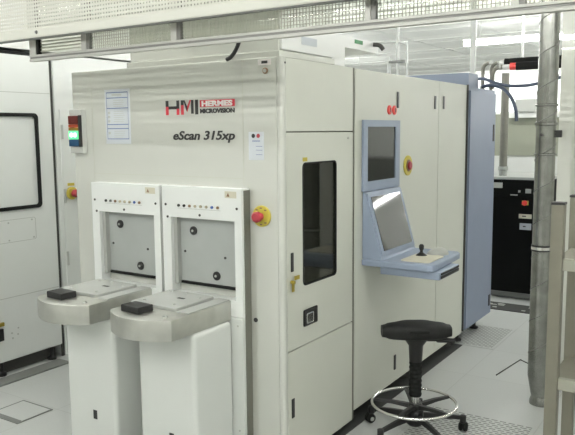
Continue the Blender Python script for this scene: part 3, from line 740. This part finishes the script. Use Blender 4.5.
obj('band_core', lathe(nb(), [(R0+0.001, 0), (R0+0.004, 0.001), (R0+0.004, 0.017), (R0+0.001, 0.018)], (dx, dy, 0.9065), (0, 0, 1), 32), 'chrome', cb)
obj('floor_collar', lathe(nb(), [(0.066, 0), (0.066, 0.016), (0.056, 0.05)], (dx+0.024, dy+0.012, 0.0), (0, 0, 1), 24), 'duct', t, True)
obj('inspection_screw', lathe(nb(), [(0.008, 0), (0.008, 0.012)], (dx-0.01, dy-R0, 1.55), (0, -1, 0), 10), 'gap', t)
obj('black_hook', box(nb(), dx+0.052, dx+0.085, dy-0.01, dy+0.01, 1.535, 1.575, 0.004), 'black', t)
obj('ceiling_collar', lathe(nb(), [(0.09, 0), (0.09, 0.015), (R0+0.002, 0.02)], (dx, dy, 2.742), (0, 0, 1), 24), 'duct', t)
o = obj('floor_outline', tube(nb(), [(0.42, 1.85, 0.004), (0.47, 2.24, 0.004), (0.78, 2.29-0.3, 0.004)], 0.004, 6), 'gap')
tag(o, 'thin dark cord lying on the floor left of the duct foot', 'cord')

# ------------------------------------------------------------------ chiller and its pipes
t = thing('black_chiller', 'black rack-mounted chiller standing behind the blue cabinet', 'chiller', (0.0, 4.3, 0))
obj('body', box(nb(), -0.30, 0.215, 4.01, 4.6, 0.06, 1.12, 0.004), 'darkbox', t)
obj('top_plate', box(nb(), -0.31, 0.225, 4.00, 4.61, 1.12, 1.145, 0.004), 'plate', t)
obj('right_post', box(nb(), 0.195, 0.22, 4.0, 4.009, 0.06, 1.12), 'boxgrey', t)
obj('base_plate', box(nb(), -0.30, 0.215, 4.0, 4.6, 0.015, 0.06), 'strip', t)
p = obj('control_panel', box(nb(), -0.30, 0.19, 4.0, 4.009, 0.96, 1.11, 0.002), 'darkbox', t)
for b_ in ((-0.115, -0.05, 0.975, 0.985), (0.02, 0.07, 1.00, 1.04), (-0.045, -0.025, 1.005, 1.025)): obj('display', box(nb(), b_[0], b_[1], 3.996, 4.0, b_[2], b_[3]), 'mouse', p)
obj('tag_label', box(nb(), -0.29, -0.19, 3.996, 4.0, 1.04, 1.09), 'boxgrey', p)
e = obj('emergency_stop', box(nb(), -0.008, 0.048, 3.996, 4.01, 0.890, 0.930), 'yellow', t)
obj('button', lathe(nb(), [(0.024, 0), (0.024, 0.02)], (0.02, 3.996, 0.91), (0, -1, 0), 16), 'redbright', e)
for a0, a1, b0, b1, mm in ((-0.035, 0.08, 0.765, 0.805, 'beige'), (-0.025, 0.08, 0.66, 0.72, 'papergrey')):
    s = obj('warning_label', box(nb(), a0, a1, 4.006, 4.0095, b0, b1), mm, t)
    obj('print_line', box(nb(), a0+0.03, a1-0.05, 4.004, 4.006, (b0+b1)/2-0.004, (b0+b1)/2+0.006), 'ink', s)
obj('castors', box(nb(), -0.25, 0.18, 4.05, 4.5, 0.0, 0.015), 'gap', t)

t = thing('coolant_pipe', 'thick beige vertical pipe with fitting rising from black chiller top', 'pipe', (-0.225, 4.12, 1.145))
py = 4.12
obj('riser', tube(nb(), [(-0.225, py, 1.20), (-0.225, py, 2.10)], 0.036, 20), 'pipe', t, True)
for xx in (-0.245, -0.205): obj('fitting', lathe(nb(), [(0.018, 0), (0.018, 0.05), (0.026, 0.055), (0.026, 0.09)], (xx, py, 1.1455), (0, 0, 1), 14), 'plate', t)
obj('collar', lathe(nb(), [(0.042, 0), (0.042, 0.03)], (-0.225, py, 1.205), (0, 0, 1), 18), 'plate', t)
def bend_pipe(x, z0, zt, xe, y, r, label, group):
    t = thing('bent_pipe', label, 'pipe', (x, y, z0), group)
    c = 0.05
    pts = [(x, y, z0), (x, y, zt-c)]+[(x+c-c*math.cos(k*PI/12), y, zt-c+c*math.sin(k*PI/12)) for k in range(1, 7)]+[(xe, y, zt)]
    obj('riser', tube(nb(), pts, r, 16), 'pipe', t, True)
    obj('union', lathe(nb(), [(r+0.006, 0), (r+0.006, 0.02)], (x, y, z0+0.015), (0, 0, 1), 16), 'plate', t)
    obj('elbow_collar', lathe(nb(), [(r+0.005, 0), (r+0.005, 0.014)], (x+c, y, zt), (1, 0, 0), 16), 'plate', t)
    return t
bend_pipe(-0.062, 1.886, 2.093, -0.012, 2.93, 0.014, 'first beige bent pipe from the left above the blue cabinet', 'bent pipes above blue cabinet')
bend_pipe(-0.008, 1.886, 2.093, 0.052, 2.97, 0.013, 'second beige bent pipe above blue cabinet, just behind the first', 'bent pipes above blue cabinet')
bend_pipe(0.055, 1.886, 2.045, 0.13, 2.80, 0.015, 'lower beige bent pipe ending at red ringed black hose', 'bent pipes above blue cabinet')
for y, z, x0, r, lb, redring in ((2.97, 2.093, 0.075, 0.021, 'upper black insulated pipe running behind the duct', False), (2.80, 2.045, 0.150, 0.021, 'lower black insulated pipe with red ring behind the duct', True)):
    t = thing('insulated_pipe', lb, 'pipe', (x0, y, z))
    obj('fitting', tube(nb(), [(x0-0.020, y, z), (x0+0.035, y, z)], 0.0175, 16), 'whitepipe', t, True)
    obj('insulation', tube(nb(), [(x0+0.02+(0.06 if redring else 0), y, z), (0.70, y, z)], 0.030, 18), 'rubber', t, True)
    if redring: obj('red_ring', tube(nb(), [(x0+0.035, y, z), (x0+0.078, y, z)], 0.027, 18), 'redbright', t, True)
bmh = [(-0.074, 2.78, 1.965), (0.0, 2.76, 1.962), (0.082, 2.74, 1.930), (0.16, 2.72, 1.908), (0.22, 2.70, 1.897), (0.35, 2.70, 1.897), (0.52, 2.70, 1.930), (0.62, 2.70, 1.96)]
o = obj('blue_hose', tube(nb(), bez(bmh, 6), 0.0115, 12), 'hose', None, True); tag(o, 'dark blue hose running right from the blue cabinet behind the duct', 'hose')
bmh = [(0.0, 2.72, 1.901), (0.055, 2.71, 1.908), (0.12, 2.69, 1.90), (0.185, 2.69, 1.865), (0.235, 2.69, 1.80), (0.265, 2.69, 1.72), (0.272, 2.69, 1.64)]
o = obj('blue_hose', tube(nb(), bez(bmh, 6), 0.0125, 12), 'hose', None, True); tag(o, 'dark blue hose curving down with a free hanging end by blue cabinet', 'hose')

# white hangers and service pipes behind
def hanger(x, y, z0, w, label, cat='hanger post'):
    o = obj('ceiling_hanger', box(nb(), x-w/2, x+w/2, y-w/2, y+w/2, z0, H-0.011, 0.002), 'hanger'); tag(o, label, cat, 'white ceiling hangers'); return o
hanger(-0.455, 3.9, 1.3, 0.026, 'white post rising just left of the bent pipes')
hanger(-0.53, 4.05, 1.3, 0.025, 'thin white post, left of the post by the bent pipes')
hanger(-0.126, 4.3, 2.2, 0.02, 'thin white post right of bent pipes, beside the duct')
t = thing('service_pipe_frame', 'white looped service pipes rising above the cream cabinet', 'pipe frame', (-1.25, 3.9, 1.3))
obj('upright', tube(nb(), [(-1.31, 3.9, 0.0), (-1.31, 3.9, 2.30)], 0.018, 12), 'hanger', t, True)
obj('upright', tube(nb(), [(-1.22, 3.9, 0.0), (-1.22, 3.9, 2.62)], 0.016, 12), 'hanger', t, True)
obj('upright', tube(nb(), bez([(-1.12, 3.9, 0.0), (-1.12, 3.9, 1.5), (-1.12, 3.9, 2.34), (-1.15, 3.9, 2.42), (-1.25, 3.9, 2.44), (-1.5, 3.9, 2.45)], 6), 0.012, 12), 'hanger', t, True)
obj('clip', box(nb(), -1.30, -1.14, 3.87, 3.90, 2.235, 2.26, 0.003), 'strip', t)

# ------------------------------------------------------------------ rack at the right edge
t = thing('steel_rack', 'taupe steel rack with beige shelf rails cut by the right edge', 'rack', (1.4, 0.1, 0))
RX, RY, DX, DY = 1.147, 0.02, 0.62, 0.31
for (px_, py_) in ((RX, RY), (RX, RY+DY), (RX+DX, RY), (RX+DX, RY+DY)):
    l = obj('post', box(nb(), px_-0.021, px_+0.021, py_-0.021, py_+0.021, 0.0, 1.318, 0.002), 'rack', t)
    obj('post_cap', box(nb(), px_-0.023, px_+0.023, py_-0.023, py_+0.023, 1.318, 1.327, 0.002), 'black', l)
for zz in (1.11, 0.675):
    s = obj('shelf', box(nb(), RX-0.01, RX+DX+0.01, RY-0.01, RY+DY+0.01, zz+0.004, zz+0.012), 'rack', t)
    obj('front_rail', box(nb(), RX+0.021, RX+DX-0.021, RY-0.012, RY+0.012, zz-0.024, zz+0.018, 0.002), 'rail', s)

# ------------------------------------------------------------------ overhead perforated tray and framed barrier
t = thing('overhead_barrier_frame', 'aluminium framed clear barrier hanging over the machine front', 'barrier frame', (0.2, -0.5, 1.9))
xl, xr, zb = -1.003, 1.9, 1.897
bm = nb()
box(bm, xl, xr, -0.512, -0.488, zb, zb+0.011, 0.001); box(bm, xl, xr, -0.512, -0.488, zb+0.019, zb+0.028, 0.001)
r_ = obj('bottom_rail', bm, 'alu', t)
obj('rail_groove', box(nb(), xl, xr, -0.508, -0.492, zb+0.011, zb+0.019), 'aluback', r_)
for xx, w_ in ((-1.003, 0.042), (-0.665, 0.028), (-0.165, 0.028), (0.652, 0.020), (1.108, 0.022), (1.6, 0.022)):
    p_ = obj('upright', box(nb(), xx, xx+w_, -0.510, -0.490, zb+0.028, 2.42, 0.001), 'alu', t)
    obj('upright_backing', box(nb(), xx+w_, xx+w_+0.016, -0.506, -0.488, zb+0.028, 2.42), 'rubber' if xx < -0.9 else 'aluback', p_)
xs = [-1.003+0.058, -0.665, -0.621, -0.165, -0.121, 0.652, 0.688, 1.108, 1.146, 1.6]
for i in range(0, 10, 2):
    a0, a1 = xs[i], xs[i+1]
    pn = obj('infill_pane', box(nb(), a0, a1, -0.5005, -0.4985, zb+0.028, 2.30), 'acrylic', t)
    bm = nb()
    if i == 0:
        zz = zb+0.04
        while zz < 2.2: box(bm, a0, a1, -0.494, -0.490, zz, zz+0.006); zz += 0.0135
    else:
        k = a0+0.008
        while k < a1: box(bm, k, k+0.0028, -0.494, -0.491, zb+0.028, 2.25); k += 0.0125
        zz = zb+0.04
        while zz < 2.25: box(bm, a0, a1, -0.4915, -0.4895, zz, zz+0.0022); zz += 0.0125
    o = obj('infill_mesh', bm, 'slat' if i == 0 else 'mesh', pn)

t = thing('perforated_tray', 'cream perforated metal tray running across the top of the view', 'tray', (0, -0.57, 1.99))
xa, xb, za, zb2 = -1.9, 1.9, 1.985, 2.30
obj('lower_lip', box(nb(), xa, xb, -0.578, -0.548, za, za+0.036, 0.004), 'lip', t)
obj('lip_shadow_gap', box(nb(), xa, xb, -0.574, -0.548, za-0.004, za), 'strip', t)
bm = nb(); k = xa; pt = 0.0155; hw = 0.0048
while k < xb:
    box(bm, k, k+pt-0.0068, -0.5662, -0.5648, za+0.036, zb2); k += pt
zz = za+0.036
while zz < zb2:
    box(bm, xa, xb, -0.5660, -0.5650, zz, zz+pt-0.0068); zz += pt
obj('perforated_sheet', bm, 'lip', t)
obj('lip_screw', lathe(nb(), [(0.008, 0), (0.006, 0.005)], (-0.86, -0.578, 2.006), (0, -1, 0), 12), 'strip', t)
# mounting rail above
obj('top_rail', box(nb(), xa, xb, -0.58, -0.55, zb2, zb2+0.03), 'lip', t)
for xx in (-1.6, -0.4, 0.8): obj('drop_rod', box(nb(), xx, xx+0.02, -0.56, -0.545, zb2+0.03, H-0.011), 'alu', t)

# ------------------------------------------------------------------ camera, world
cam = bpy.data.cameras.new('camera'); cam.lens = 43.755; cam.sensor_width = 36; cam.sensor_fit = 'HORIZONTAL'; cam.clip_start = 0.05
co = bpy.data.objects.new('camera', cam); C.objects.link(co)
r = Vector((0.8380572514000472, 0.5455154382050109, -0.008541080481613686)); u = Vector((-0.05951441887919034, 0.1069691777897896, 0.9924795357832819)); F = Vector((-0.5423265412288714, 0.8312463543878681, -0.12211232941684548))
m3 = Matrix((r, u, -F)).transposed(); m4 = m3.to_4x4(); m4.translation = Vector((1.68, -2.54, 1.58))
co.matrix_world = m4
sc = bpy.context.scene; sc.camera = co
w = bpy.data.worlds.new('world'); sc.world = w; w.use_nodes = True
w.node_tree.nodes['Background'].inputs[0].default_value = (0.9, 0.95, 0.9, 1); w.node_tree.nodes['Background'].inputs[1].default_value = 0.3
sc.view_settings.view_transform = 'Standard'; sc.view_settings.look = 'None'; sc.view_settings.gamma = 1; sc.view_settings.use_curve_mapping = False
sc.view_settings.exposure = -0.10
